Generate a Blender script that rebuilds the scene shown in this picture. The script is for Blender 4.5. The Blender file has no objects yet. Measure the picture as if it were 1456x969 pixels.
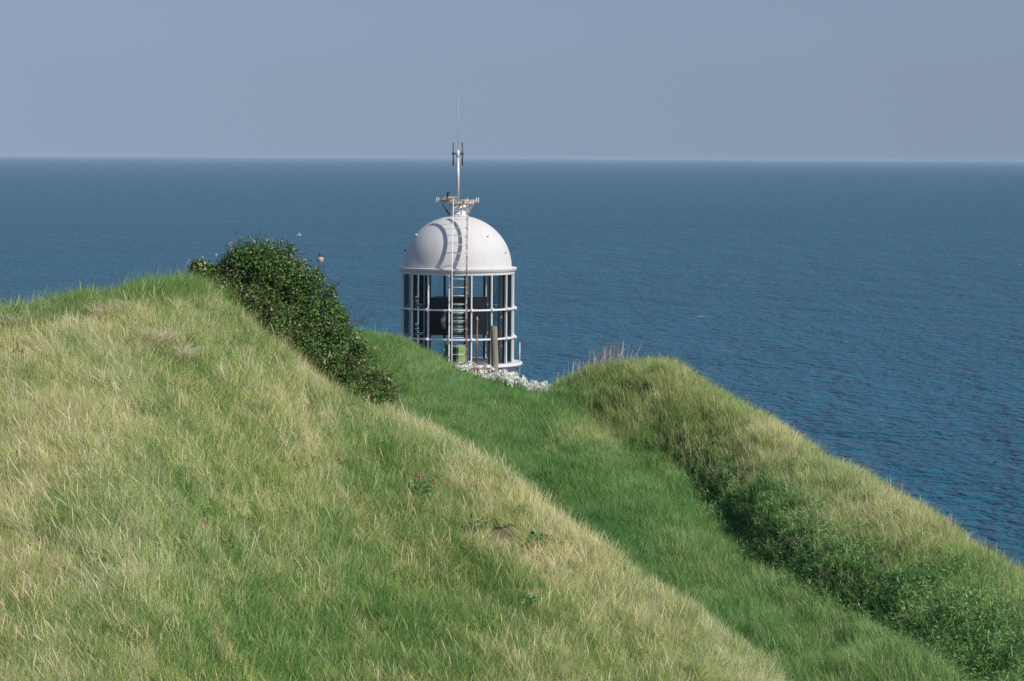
import bpy, math, random
import numpy as np
from mathutils import Vector, Matrix, Euler

random.seed(7)
rng = np.random.default_rng(11)
scene = bpy.context.scene
COL = scene.collection
R = math.radians

# ------------------------------------------------------------------ camera
W0, H0 = 1456.0, 969.0
HFOV = R(20.0)
F = (W0 / 2) / math.tan(HFOV / 2)
SEA_Z = -45.0
PITCH = math.atan((H0 / 2 - 223.0) / F)
ROLL = 0.0055
CM = Matrix.Rotation(math.pi / 2 - PITCH, 3, 'X') @ Matrix.Rotation(ROLL, 3, 'Z')
CMn = np.array(CM)


def dirs(px, py):
    px = np.asarray(px, float); py = np.asarray(py, float)
    d = np.stack([(px - W0 / 2) / F, -(py - H0 / 2) / F, -np.ones_like(px)], -1)
    return d @ CMn.T


def at(px, py, Y):
    d = dirs(px, py)
    return Vector([float(v) for v in d * (Y / d[1])])


def proj(x, y, z):
    p = np.stack([x, y, z], -1) @ CMn
    return W0 / 2 + F * p[..., 0] / -p[..., 2], H0 / 2 - F * p[..., 1] / -p[..., 2]


def crest(points):
    """list of (px, py, distance) -> arrays ux, vz, Y"""
    a = np.array(points, float)
    d = dirs(a[:, 0], a[:, 1])
    return d[:, 0] / d[:, 1], d[:, 2] / d[:, 1], a[:, 2]


# ------------------------------------------------------------------ noise
def vnoise(x, y, seed=0):
    g = np.random.default_rng(1000 + seed).random((257, 257))
    xi = np.floor(x).astype(int); yi = np.floor(y).astype(int)
    fx = x - xi; fy = y - yi
    fx = fx * fx * (3 - 2 * fx); fy = fy * fy * (3 - 2 * fy)
    a = g[xi % 256, yi % 256]; b = g[(xi + 1) % 256, yi % 256]
    c = g[xi % 256, (yi + 1) % 256]; d = g[(xi + 1) % 256, (yi + 1) % 256]
    return (a * (1 - fx) + b * fx) * (1 - fy) + (c * (1 - fx) + d * fx) * fy


def fbm(x, y, seed=0, octs=3):
    s = 0; amp = 1; tot = 0
    for o in range(octs):
        s = s + amp * vnoise(x * 2 ** o + 17.3 * o + 300, y * 2 ** o + 5.1 * o + 300, seed + o)
        tot += amp; amp *= .5
    return s / tot


def sstep(a, b, x):
    t = np.clip((x - a) / (b - a), 0, 1)
    return t * t * (3 - 2 * t)


# ------------------------------------------------------------------ terrain height
C1 = crest([(-2600, 1000, 38), (-900, 640, 42), (-300, 525, 44), (0, 466, 46), (120, 441, 47), (200, 430, 48), (260, 424, 49),
            (300, 428, 50), (350, 452, 50.5), (400, 484, 50.5), (450, 522, 50.5), (500, 563, 50), (560, 596, 49.5),
            (640, 646, 48.5), (720, 698, 47), (800, 764, 46), (900, 842, 45), (1000, 905, 44), (1100, 990, 43),
            (1300, 1190, 41), (1700, 1600, 38), (3000, 2500, 34)])
C2 = crest([(-2600, 1100, 60), (-600, 620, 72), (200, 500, 75), (420, 470, 76), (540, 486, 76), (580, 496, 76), (610, 511, 76),
            (640, 530, 76), (680, 548, 76), (730, 561, 76), (775, 573, 75), (800, 556, 74), (850, 540, 73),
            (900, 532, 72), (945, 526, 71), (975, 542, 70), (1010, 567, 69), (1060, 594, 67), (1100, 618, 65), (1200, 677, 61),
            (1300, 737, 57), (1370, 785, 54.5), (1456, 838, 52), (1650, 950, 48), (2000, 1150, 44), (3200, 1700, 36)])
LH = at(650, 520, 86.0)            # lighthouse axis


def smooth_crest(C, sig):
    u = np.linspace(-1.2, 1.2, 4801); v = np.interp(u, C[0], C[1])
    k = np.exp(-.5 * (np.arange(-200, 201) * .0005 / sig) ** 2); k /= k.sum()
    return u, np.convolve(np.pad(v, 200, 'edge'), k, 'valid')


SM = {id(C1): smooth_crest(C1, .012), id(C2): smooth_crest(C2, .056)}


def surf(C, x, y, af, ab, w):
    yy = np.maximum(y, 12.0)
    u = x / yy
    Yc = np.interp(u, C[0], C[2]); zc = np.interp(u, C[0], C[1]) * Yc
    d = Yc - y
    zs = np.interp(u, *SM[id(C)]) * Yc
    zc = zc + (zs - zc) * sstep(.3, 4.0, d)
    g = np.sqrt(d * d + w * w) - w
    back = np.where(-d > 7, ab * (g + 1.6 * (np.maximum(-d - 7, 0))), ab * g)
    return np.where(d > 0, zc - af * g, zc - back)


DITCH_PX = [(925, 612), (960, 645), (1000, 684), (1040, 728), (1100, 782), (1180, 838), (1280, 900), (1400, 985)]
DITCH2_PX = [(820, 580), (870, 612), (930, 668), (1000, 740), (1080, 820), (1200, 930)]


def height0(x, y):
    bump = (fbm(x * .35, y * .35, 3) - .5) * .5 + (fbm(x * 1.3, y * 1.3, 9) - .5) * .20 + (fbm(x * 3.1, y * 2.2, 13) - .5) * .17
    s1 = surf(C1, x, y, .30, .42, 1.6) + bump
    s2 = surf(C2, x, y, .20, .55, 1.2) + bump * .8
    view = -1.75 - .42 * np.maximum(0, np.sqrt(x * x + np.minimum(y, 90) ** 2) - 5) - .02 * np.abs(y)
    k = .35
    m = np.maximum(np.maximum(s1, s2), view)
    h = m + k * np.log(np.exp(np.clip((s1 - m) / k, -40, 0)) + np.exp(np.clip((s2 - m) / k, -40, 0)) + np.exp(np.clip((view - m) / k, -40, 0)))
    r = np.hypot(x - LH.x, y - LH.y)
    terr = LH.z - 4.0 - 1.1 * np.maximum(0, r - 6.0)
    h = np.maximum(h, terr)
    return np.maximum(h, SEA_Z - 6), s1 - s2


def ray_ground(px, py, fn=None, y0=26, y1=90):
    """first point of the ground along the line of sight through a pixel"""
    d = dirs(px, py)
    d = d / d[..., 1:2]
    ys = np.arange(y0, y1, .1)
    h = height0(d[0] * ys, ys)[0]
    hit = np.nonzero(h >= d[2] * ys)[0]
    if len(hit) == 0:
        i = int(np.argmax(h - d[2] * ys))
    else:
        i = hit[0]
    return Vector((float(d[0] * ys[i]), float(ys[i]), float(h[i])))


DITCH = np.array([ray_ground(*p)[:2] for p in DITCH_PX])
DITCH2 = np.array([ray_ground(*p)[:2] for p in DITCH2_PX])


def seg_dist(P, x, y):
    """signed distance to a polyline (positive on its right) and arc fraction"""
    best = np.full(x.shape, 1e9); sg = np.zeros(x.shape); fr = np.zeros(x.shape)
    n = len(P) - 1
    for i in range(n):
        a, b = P[i], P[i + 1]
        ab = b - a; L2 = ab @ ab
        t = np.clip(((x - a[0]) * ab[0] + (y - a[1]) * ab[1]) / L2, 0, 1)
        dx = x - a[0] - t * ab[0]; dy = y - a[1] - t * ab[1]
        d = np.hypot(dx, dy)
        m = d < best
        best = np.where(m, d, best)
        sg = np.where(m, np.sign(dx * -ab[1] + dy * ab[0]), sg)
        fr = np.where(m, (i + t) / n, fr)
    return best, sg, fr


def height(x, y):
    h, s = height0(x, y)
    d, sg, fr = seg_dist(DITCH, x, y)
    ends = sstep(.02, .25, fr)
    h = h - .45 * np.exp(-(d / .30) ** 2) * ends * (1 - .6 * fr) + .05 * np.exp(-((d - 1.0) / .7) ** 2) * (sg > 0) * ends
    d2, sg2, fr2 = seg_dist(DITCH2, x, y)
    h = h - .28 * np.exp(-(d2 / .5) ** 2) * sstep(0, .1, fr2)
    return h


# ------------------------------------------------------------------ mesh helpers
def link(name, me, mat=None, parent=None, loc=None):
    o = bpy.data.objects.new(name, me)
    COL.objects.link(o)
    if mat is not None and me is not None:
        me.materials.append(mat)
    if parent is not None:
        o.parent = parent
    if loc is not None:
        o.location = loc
    return o


def tag(o, label=None, cat=None, group=None, kind=None):
    if label: o['label'] = label
    if cat: o['category'] = cat
    if group: o['group'] = group
    if kind: o['kind'] = kind
    return o


def thing(name, label, cat, loc, group=None):
    o = link(name, None, loc=loc)
    o.empty_display_size = .2
    return tag(o, label, cat, group)


def mesh_np(name, V, faces, smooth=False):
    me = bpy.data.meshes.new(name)
    me.from_pydata([tuple(v) for v in V], [], [tuple(f) for f in faces])
    me.update()
    if smooth:
        me.polygons.foreach_set('use_smooth', np.ones(len(me.polygons), bool))
    return me


def mesh_fast(name, V, quads):
    """all-quad mesh from arrays"""
    me = bpy.data.meshes.new(name)
    V = np.ascontiguousarray(V, np.float32); Q = np.ascontiguousarray(quads, np.int32)
    me.vertices.add(len(V)); me.vertices.foreach_set('co', V.ravel())
    me.loops.add(Q.size); me.loops.foreach_set('vertex_index', Q.ravel())
    me.polygons.add(len(Q))
    me.polygons.foreach_set('loop_start', np.arange(0, Q.size, Q.shape[1], dtype=np.int32))
    me.update(calc_edges=True)
    me.validate()
    return me


class MB:
    def __init__(s):
        s.v = []; s.f = []

    def add(s, V, Fc):
        o = len(s.v)
        s.v += [tuple(p) for p in V]
        s.f += [tuple(i + o for i in f) for f in Fc]
        return s

    def lathe(s, prof, n=48, c=(0, 0, 0), a0=0, a1=2 * math.pi, close_top=False, close_bot=False):
        full = abs(a1 - a0 - 2 * math.pi) < 1e-6
        m = n if full else n + 1
        V = []
        for r, z in prof:
            for i in range(m):
                a = a0 + (a1 - a0) * i / n
                V.append((c[0] + r * math.cos(a), c[1] + r * math.sin(a), c[2] + z))
        Fc = []
        for j in range(len(prof) - 1):
            for i in range(n):
                k = (i + 1) % m if full else i + 1
                Fc.append((j * m + i, j * m + k, (j + 1) * m + k, (j + 1) * m + i))
        if close_bot: Fc.append(tuple(range(m))[::-1])
        if close_top: Fc.append(tuple((len(prof) - 1) * m + i for i in range(m)))
        return s.add(V, Fc)

    def tube(s, pts, rad, n=6):
        pts = [Vector(p) for p in pts]
        rads = rad if isinstance(rad, (list, tuple)) else [rad] * len(pts)
        V = []; Fc = []
        for i, p in enumerate(pts):
            t = (pts[min(i + 1, len(pts) - 1)] - pts[max(i - 1, 0)]).normalized()
            ref = Vector((0, 0, 1)) if abs(t.z) < .9 else Vector((1, 0, 0))
            a = t.cross(ref).normalized(); b = t.cross(a).normalized()
            for k in range(n):
                q = 2 * math.pi * k / n
                V.append(p + (a * math.cos(q) + b * math.sin(q)) * rads[i])
        for i in range(len(pts) - 1):
            for k in range(n):
                k2 = (k + 1) % n
                Fc.append((i * n + k, i * n + k2, (i + 1) * n + k2, (i + 1) * n + k))
        Fc.append(tuple(range(n))[::-1]); Fc.append(tuple((len(pts) - 1) * n + k for k in range(n)))
        return s.add(V, Fc)

    def bar(s, p, q, wa, wb, side):
        """rectangular bar from p to q, wa along 'side', wb across"""
        p = Vector(p); q = Vector(q); t = (q - p).normalized(); a = Vector(side)
        a = (a - t * a.dot(t)).normalized(); b = t.cross(a)
        V = []
        for e in (p, q):
            for i, j in ((-1, -1), (1, -1), (1, 1), (-1, 1)):
                V.append(e + a * (i * wa / 2) + b * (j * wb / 2))
        return s.add(V, [(3, 2, 1, 0), (4, 5, 6, 7), (0, 1, 5, 4), (1, 2, 6, 5), (2, 3, 7, 6), (3, 0, 4, 7)])

    def box(s, c, d, bev=0):
        x, y, z = (v / 2 for v in d)
        return s.bar((c[0], c[1], c[2] - z), (c[0], c[1], c[2] + z), d[0], d[1], (1, 0, 0))

    def ball(s, c, r, n=10, m=7, sc=(1, 1, 1)):
        V = [(c[0], c[1], c[2] - r * sc[2])]
        for j in range(1, m):
            a = -math.pi / 2 + math.pi * j / m
            for i in range(n):
                b = 2 * math.pi * i / n
                V.append((c[0] + r * sc[0] * math.cos(a) * math.cos(b), c[1] + r * sc[1] * math.cos(a) * math.sin(b), c[2] + r * sc[2] * math.sin(a)))
        V.append((c[0], c[1], c[2] + r * sc[2]))
        Fc = []
        for i in range(n):
            k = (i + 1) % n
            Fc.append((0, 1 + k, 1 + i))
            for j in range(m - 2):
                Fc.append((1 + j * n + i, 1 + j * n + k, 1 + (j + 1) * n + k, 1 + (j + 1) * n + i))
            Fc.append((1 + (m - 2) * n + i, 1 + (m - 2) * n + k, len(V) - 1))
        return s.add(V, Fc)

    def build(s, name, mat, parent=None, smooth=False, loc=None, bevel=0):
        o = link(name, mesh_np(name, s.v, s.f, smooth), mat, parent, loc)
        if bevel:
            b = o.modifiers.new('bevel', 'BEVEL'); b.width = bevel; b.segments = 2; b.limit_method = 'ANGLE'
        return o


# ------------------------------------------------------------------ materials
def new_mat(name):
    m = bpy.data.materials.new(name); m.use_nodes = True
    nt = m.node_tree; nt.nodes.clear()
    out = nt.nodes.new('ShaderNodeOutputMaterial')
    return m, nt, out


def N(nt, kind, **kw):
    n = nt.nodes.new(kind)
    for k, v in kw.items():
        if k == 'inp':
            for a, b in v.items(): n.inputs[a].default_value = b
        else:
            setattr(n, k, v)
    return n


def ramp(nt, stops, interp='LINEAR'):
    r = nt.nodes.new('ShaderNodeValToRGB'); e = r.color_ramp; e.interpolation = interp
    while len(e.elements) < len(stops): e.elements.new(.5)
    for el, (p, c) in zip(e.elements, stops):
        el.position = p; el.color = (*c, 1)
    return r


def painted(name, c1, c2, rough=.6, scale=6, stretch=(1, 1, .25), metal=0, bump=.1, lo=.35, hi=.7, detail=8):
    m, nt, out = new_mat(name)
    tc = N(nt, 'ShaderNodeTexCoord'); mp = N(nt, 'ShaderNodeMapping'); mp.inputs['Scale'].default_value = stretch
    no = N(nt, 'ShaderNodeTexNoise', inp={'Scale': scale, 'Detail': detail, 'Roughness': .65})
    r = ramp(nt, [(lo, c1), (hi, c2)])
    b = N(nt, 'ShaderNodeBsdfPrincipled', inp={'Roughness': rough, 'Metallic': metal})
    bp = N(nt, 'ShaderNodeBump', inp={'Strength': bump, 'Distance': .02})
    L = nt.links.new
    L(tc.outputs['Object'], mp.inputs['Vector']); L(mp.outputs[0], no.inputs['Vector']); L(no.outputs['Fac'], r.inputs[0])
    L(r.outputs[0], b.inputs['Base Color']); L(no.outputs['Fac'], bp.inputs['Height']); L(bp.outputs[0], b.inputs['Normal'])
    L(b.outputs[0], out.inputs['Surface'])
    return m


M = {}
M['white'] = painted('white_paint', (.62, .58, .55), (.74, .72, .715), .5, 3.5, (1, 1, .3), lo=.25, hi=.5)
m, nt, out = new_mat('dome_paint'); L = nt.links.new
tc = N(nt, 'ShaderNodeTexCoord'); sp = N(nt, 'ShaderNodeSeparateXYZ'); at2 = N(nt, 'ShaderNodeMath', operation='ARCTAN2'); cb = N(nt, 'ShaderNodeCombineXYZ')
L(tc.outputs['Object'], sp.inputs[0]); L(sp.outputs['X'], at2.inputs[0]); L(sp.outputs['Y'], at2.inputs[1])
L(at2.outputs[0], cb.inputs['X']); L(sp.outputs['Z'], cb.inputs['Z'])
mp = N(nt, 'ShaderNodeMapping'); mp.inputs['Scale'].default_value = (9, 1, .7); L(cb.outputs[0], mp.inputs['Vector'])
st_n = N(nt, 'ShaderNodeTexNoise', inp={'Scale': 1.6, 'Detail': 7, 'Roughness': .65}); L(mp.outputs[0], st_n.inputs['Vector'])
st_r = ramp(nt, [(.28, (.52, .48, .45)), (.46, (.615, .598, .585))]); L(st_n.outputs['Fac'], st_r.inputs[0])
pn = N(nt, 'ShaderNodeTexNoise', inp={'Scale': 3.0, 'Detail': 9, 'Roughness': .7}); L(tc.outputs['Object'], pn.inputs['Vector'])
pr_ = ramp(nt, [(.30, (.90, .88, .86)), (.46, (1, 1, 1))]); L(pn.outputs['Fac'], pr_.inputs[0])
ml = N(nt, 'ShaderNodeMix', data_type='RGBA', blend_type='MULTIPLY', inp={'Factor': 1.0}); L(st_r.outputs[0], ml.inputs['A']); L(pr_.outputs[0], ml.inputs['B'])
# plate seams: eight meridians and two parallels, a fine raised lip
sm = N(nt, 'ShaderNodeMath', operation='MULTIPLY'); sm.inputs[1].default_value = 12 / math.tau; L(at2.outputs[0], sm.inputs[0])
fr1 = N(nt, 'ShaderNodeMath', operation='PINGPONG'); fr1.inputs[1].default_value = .5; L(sm.outputs[0], fr1.inputs[0])
lt = N(nt, 'ShaderNodeMath', operation='LESS_THAN'); lt.inputs[1].default_value = .014; L(fr1.outputs[0], lt.inputs[0])
hs_ = N(nt, 'ShaderNodeMath', operation='MULTIPLY_ADD'); hs_.inputs[1].default_value = .35; L(pn.outputs['Fac'], hs_.inputs[0]); L(lt.outputs[0], hs_.inputs[2])
b = N(nt, 'ShaderNodeBsdfPrincipled', inp={'Roughness': .7}); bp = N(nt, 'ShaderNodeBump', inp={'Strength': .35, 'Distance': .02})
L(hs_.outputs[0], bp.inputs['Height']); L(bp.outputs[0], b.inputs['Normal'])
L(ml.outputs['Result'], b.inputs['Base Color']); L(b.outputs[0], out.inputs['Surface'])
M['dome'] = m
M['frame'] = painted('frame_paint', (.50, .44, .39), (.80, .78, .775), .5, 14, (1, 1, .5), lo=.22, hi=.36)
M['wall'] = painted('wall_render', (.66, .58, .56), (.70, .66, .65), .8, 5, (1, 1, 1), bump=.3)
M['rust'] = painted('rusty_steel', (.24, .13, .07), (.66, .58, .50), .75, 9, (1, 1, 1), lo=.34, hi=.54)
M['rail'] = painted('worn_rail', (.16, .09, .055), (.58, .52, .48), .7, 12, (1, 1, .8), lo=.42, hi=.62)
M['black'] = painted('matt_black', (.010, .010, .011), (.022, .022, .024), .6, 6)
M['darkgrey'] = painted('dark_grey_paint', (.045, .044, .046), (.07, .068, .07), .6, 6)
M['steel'] = painted('galvanised_steel', (.50, .50, .51), (.68, .68, .70), .45, 8, (1, 1, .2), metal=.1)
M['darksteel'] = painted('dark_steel', (.05, .055, .05), (.11, .115, .10), .5, 8)
M['green'] = painted('green_paint', (.05, .19, .05), (.07, .24, .06), .4, 5)
M['lime'] = painted('lime_paint', (.72, .95, .30), (.76, .96, .34), .5, 5)
M['orange'] = painted('orange_stick', (.55, .22, .06), (.72, .36, .14), .6, 9, (1, 1, .3))
M['wood'] = painted('weathered_wood', (.12, .09, .06), (.36, .31, .25), .9, 9, (1, 1, .12), bump=.6, lo=.3, hi=.65)
M['stone'] = painted('pale_concrete', (.30, .28, .25), (.42, .40, .37), .9, 3, (1, 1, 1), bump=.3)

# glass: thin tinted panes
m, nt, out = new_mat('lantern_glass')
lw = N(nt, 'ShaderNodeFresnel', inp={'IOR': 1.5})
tr = N(nt, 'ShaderNodeBsdfTransparent', inp={'Color': (.87, .925, .905, 1)})
gl = N(nt, 'ShaderNodeBsdfGlossy', inp={'Roughness': .03, 'Color': (.9, .95, .95, 1)})
mx = N(nt, 'ShaderNodeMixShader')
nt.links.new(lw.outputs[0], mx.inputs[0]); nt.links.new(tr.outputs[0], mx.inputs[1]); nt.links.new(gl.outputs[0], mx.inputs[2])
nt.links.new(mx.outputs[0], out.inputs['Surface'])
M['glass'] = m
m, nt, out = new_mat('lens_glass')
b = N(nt, 'ShaderNodeBsdfPrincipled', inp={'Base Color': (.55, .68, .66, 1), 'Roughness': .08, 'Metallic': .55})
nt.links.new(b.outputs[0], out.inputs['Surface']); M['lens'] = m


def leafy(name, stops, rough=.5, trans=.3, inst=True, spread=.6, spec=.3, up=0.0):
    """plant material: colour from how dry the plant is (instancer attribute) and a random value per blade"""
    m, nt, out = new_mat(name); L = nt.links.new
    rnd = N(nt, 'ShaderNodeAttribute', attribute_name='rnd', attribute_type='GEOMETRY')
    ma = N(nt, 'ShaderNodeMath', operation='MULTIPLY_ADD'); ma.inputs[1].default_value = spread; ma.inputs[2].default_value = -spread / 2
    L(rnd.outputs['Fac'], ma.inputs[0])
    ad = N(nt, 'ShaderNodeMath', operation='ADD', use_clamp=True)
    L(ma.outputs[0], ad.inputs[0])
    if inst:
        dr = N(nt, 'ShaderNodeAttribute', attribute_name='dry', attribute_type='INSTANCER')
        L(dr.outputs['Fac'], ad.inputs[1])
    else:
        ad.inputs[1].default_value = .5
    r = ramp(nt, stops); L(ad.outputs[0], r.inputs[0])
    col = r.outputs[0]
    if inst:
        co = N(nt, 'ShaderNodeAttribute', attribute_name='cool', attribute_type='INSTANCER')
        mix = N(nt, 'ShaderNodeMix', data_type='RGBA', blend_type='MULTIPLY')
        mix.inputs['B'].default_value = (.55, .87, .78, 1)
        L(co.outputs['Fac'], mix.inputs['Factor']); L(col, mix.inputs['A']); col = mix.outputs['Result']
    b = N(nt, 'ShaderNodeBsdfPrincipled', inp={'Roughness': rough, 'Specular IOR Level': spec})
    t = N(nt, 'ShaderNodeBsdfTranslucent'); s = N(nt, 'ShaderNodeAddShader')
    tm = N(nt, 'ShaderNodeMix', data_type='RGBA', blend_type='MULTIPLY', inp={'Factor': 1.0}); tm.inputs['B'].default_value = (trans, trans, trans * .85, 1)
    if up > 0:
        ge = N(nt, 'ShaderNodeNewGeometry')
        vm = N(nt, 'ShaderNodeVectorMath', operation='SCALE'); vm.inputs['Scale'].default_value = 1 - up
        va = N(nt, 'ShaderNodeVectorMath', operation='ADD'); va.inputs[1].default_value = (0, -.15 * up, up)
        vn = N(nt, 'ShaderNodeVectorMath', operation='NORMALIZE')
        L(ge.outputs['Normal'], vm.inputs[0]); L(vm.outputs[0], va.inputs[0]); L(va.outputs[0], vn.inputs[0])
        L(vn.outputs[0], b.inputs['Normal'])
    L(col, b.inputs['Base Color']); L(col, tm.inputs['A']); L(tm.outputs['Result'], t.inputs['Color'])
    L(b.outputs[0], s.inputs[0]); L(t.outputs[0], s.inputs[1]); L(s.outputs[0], out.inputs['Surface'])
    return m


M['grass'] = leafy('grass_blades', [(0, (.065, .16, .035)), (.22, (.165, .28, .060)), (.45, (.34, .385, .110)), (.68, (.51, .45, .225)), (1, (.60, .52, .37))], spread=1.0, trans=.72, up=.65)
M['weed'] = leafy('weed_leaves', [(0, (.045, .12, .03)), (.35, (.11, .21, .055)), (.7, (.25, .34, .13)), (1, (.38, .38, .20))], .45, .6, up=.4)
M['straw'] = leafy('straw_stalks', [(0, (.42, .35, .24)), (.5, (.54, .46, .34)), (1, (.64, .56, .44))], .7, .55, inst=False, spread=1, up=.4)
M['stalk'] = leafy('dry_stalk', [(0, (.22, .15, .11)), (.5, (.34, .25, .18)), (1, (.48, .38, .29))], .7, .5, inst=False, spread=1, up=.3)
M['bush'] = leafy('bramble_leaves', [(0, (.012, .04, .010)), (.5, (.042, .105, .022)), (.85, (.14, .22, .045)), (1, (.28, .25, .10))], .5, .4, inst=False, spread=1, spec=.2)
M['petal'] = leafy('pale_petals', [(0, (.52, .40, .34)), (1, (.70, .62, .56))], .6, .25, inst=False, spread=1)
M['wpetal'] = leafy('white_petals', [(0, (.66, .66, .58)), (1, (.88, .87, .84))], .6, .25, inst=False, spread=1)
M['ppetal'] = leafy('pink_petals', [(0, (.48, .06, .16)), (1, (.66, .18, .30))], .6, .25, inst=False, spread=1)
M['rpetal'] = leafy('red_petals', [(0, (.40, .10, .14)), (1, (.56, .22, .26))], .6, .25, inst=False, spread=1)
M['twig'] = painted('twig_bark', (.07, .045, .03), (.16, .10, .06), .85, 12)
M['leaf'] = leafy('fleshy_leaves', [(0, (.045, .11, .03)), (.6, (.10, .19, .055)), (1, (.25, .33, .15))], .45, .25, inst=False, spread=1)

# soil
m, nt, out = new_mat('turf_soil'); L = nt.links.new
ge = N(nt, 'ShaderNodeNewGeometry')
n1 = N(nt, 'ShaderNodeTexNoise', inp={'Scale': 3.0, 'Detail': 8, 'Roughness': .7})
r = ramp(nt, [(.3, (.085, .058, .034)), (.55, (.13, .10, .055)), (.75, (.20, .145, .085))])
b = N(nt, 'ShaderNodeBsdfPrincipled', inp={'Roughness': .95}); bp = N(nt, 'ShaderNodeBump', inp={'Strength': .6, 'Distance': .05})
L(ge.outputs['Position'], n1.inputs['Vector']); L(n1.outputs['Fac'], r.inputs[0]); L(r.outputs[0], b.inputs['Base Color'])
L(n1.outputs['Fac'], bp.inputs['Height']); L(bp.outputs[0], b.inputs['Normal']); L(b.outputs[0], out.inputs['Surface'])
M['soil'] = m

# sea
m, nt, out = new_mat('sea_water'); L = nt.links.new
ge = N(nt, 'ShaderNodeNewGeometry')
def wave(scale, sx, sy, rot, detail, rough=.55):
    mp = N(nt, 'ShaderNodeMapping'); mp.inputs['Scale'].default_value = (sx, sy, 1); mp.inputs['Rotation'].default_value = (0, 0, rot)
    no = N(nt, 'ShaderNodeTexNoise', inp={'Scale': scale, 'Detail': detail, 'Roughness': rough, 'Distortion': .3})
    L(ge.outputs['Position'], mp.inputs['Vector']); L(mp.outputs[0], no.inputs['Vector'])
    return no
w1 = wave(.022, 2.6, .9, R(6), 4, .55); w2 = wave(.22, 1.5, .9, R(-7), 2, .5); w3 = wave(.7, 1.3, .9, R(12), 1, .5)
b1 = N(nt, 'ShaderNodeBump', inp={'Strength': 1, 'Distance': 8.0}); b2 = N(nt, 'ShaderNodeBump', inp={'Strength': 1, 'Distance': 3.3}); b3 = N(nt, 'ShaderNodeBump', inp={'Strength': 1, 'Distance': .85})
L(w1.outputs['Fac'], b1.inputs['Height']); L(w2.outputs['Fac'], b2.inputs['Height']); L(w3.outputs['Fac'], b3.inputs['Height'])
L(b1.outputs[0], b2.inputs['Normal']); L(b2.outputs[0], b3.inputs['Normal'])
pt = wave(.006, .5, 1.2, R(10), 5, .6)
pr = ramp(nt, [(.3, (.003, .072, .125)), (.7, (.005, .092, .155))])
L(pt.outputs['Fac'], pr.inputs[0])
# foam flecks: rare
fo = wave(.22, .7, 1.6, R(-5), 3, .5); fr_ = ramp(nt, [(.745, (0, 0, 0)), (.775, (1, 1, 1))]); L(fo.outputs['Fac'], fr_.inputs[0])
mix = N(nt, 'ShaderNodeMix', data_type='RGBA'); mix.inputs['B'].default_value = (.55, .6, .62, 1)
L(fr_.outputs[0], mix.inputs['Factor']); L(pr.outputs[0], mix.inputs['A'])
b = N(nt, 'ShaderNodeBsdfPrincipled', inp={'Roughness': .30, 'IOR': 1.33, 'Specular IOR Level': .16})
L(mix.outputs['Result'], b.inputs['Base Color']); L(b3.outputs[0], b.inputs['Normal']); L(b.outputs[0], out.inputs['Surface'])
M['sea'] = m

# ------------------------------------------------------------------ sea, hills
XE, Y0E, Y1E = 22000., -3000., 62000.
sea = link('sea', mesh_np('sea', [(-XE, Y0E, SEA_Z), (XE, Y0E, SEA_Z), (XE, Y1E, SEA_Z), (-XE, Y1E, SEA_Z)], [(0, 1, 2, 3)]), M['sea'])
tag(sea, 'deep blue choppy sea reaching the hazy horizon', 'sea', kind='structure')

xs = np.concatenate([np.arange(-75, -16, 1.0), np.arange(-16, 18, .2), np.arange(18, 76, 1.0)])
ys = np.concatenate([np.arange(-40, 26, 1.0), np.arange(26, 84, .2), np.arange(84, 175, 1.0)])
GX, GY = np.meshgrid(xs, ys)
GZ = height(GX, GY)
nx, ny = len(xs), len(ys)
idx = np.arange(nx * ny).reshape(ny, nx)
Q = np.stack([idx[:-1, :-1], idx[:-1, 1:], idx[1:, 1:], idx[1:, :-1]], -1).reshape(-1, 4)
hill = link('hillside', mesh_fast('hillside', np.stack([GX, GY, GZ], -1).reshape(-1, 3), Q), M['soil'])
hill.data.polygons.foreach_set('use_smooth', np.ones(len(hill.data.polygons), bool))
tag(hill, 'grassy coastal headland sloping down to the sea', 'hillside', kind='structure')


def gz(x, y):
    return float(height(np.array([x]), np.array([y]))[0])


def on_ground(px, py, **k):
    p = ray_ground(px, py, **k)
    return Vector((p.x, p.y, gz(p.x, p.y)))


# ------------------------------------------------------------------ grass tufts
def add_rnd(me, per_blade, nv):
    a = me.attributes.new('rnd', 'FLOAT', 'POINT')
    a.data.foreach_set('value', np.repeat(per_blade, nv).astype(np.float32))


def blades(n, rad, h0, h1, w, bend=.5, lean=.35, seed=0, segs=3, headed=False):
    """n curved tapering blades as one all-quad array set"""
    g = np.random.default_rng(seed)
    a = g.random(n) * 2 * np.pi; rr = rad * np.sqrt(g.random(n))
    root = np.stack([rr * np.cos(a), rr * np.sin(a), np.full(n, -.04)], -1)
    hh = h0 + (h1 - h0) * g.random(n) ** 1.3
    la = g.random(n) * 2 * np.pi; lm = lean * g.random(n)
    ld = np.stack([np.cos(la), np.sin(la), np.zeros(n)], -1)
    fa = g.random(n) * np.pi; sd = np.stack([np.cos(fa), np.sin(fa), np.zeros(n)], -1)
    bd = bend * (.3 + .7 * g.random(n))
    rows = []
    for k in range(segs + 1):
        t = k / segs
        c = root + np.stack([np.zeros(n), np.zeros(n), hh * t * (1 - .35 * bd * t)], -1) + ld * (hh * (lm * t + bd * t * t))[:, None]
        if headed:
            wk = w * (1.0 if t < .6 else 2.4 if t < .95 else .5)
        else:
            wk = w * (1 - .88 * t ** 1.6)
        rows += [c - sd * wk / 2, c + sd * wk / 2]
    nv = 2 * (segs + 1)
    V = np.stack(rows, 1).reshape(-1, 3)
    base = (np.arange(n) * nv)[:, None, None]
    q = np.array([[2 * k, 2 * k + 1, 2 * k + 3, 2 * k + 2] for k in range(segs)])[None]
    return V, (base + q).reshape(-1, 4), g.random(n), nv


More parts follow.
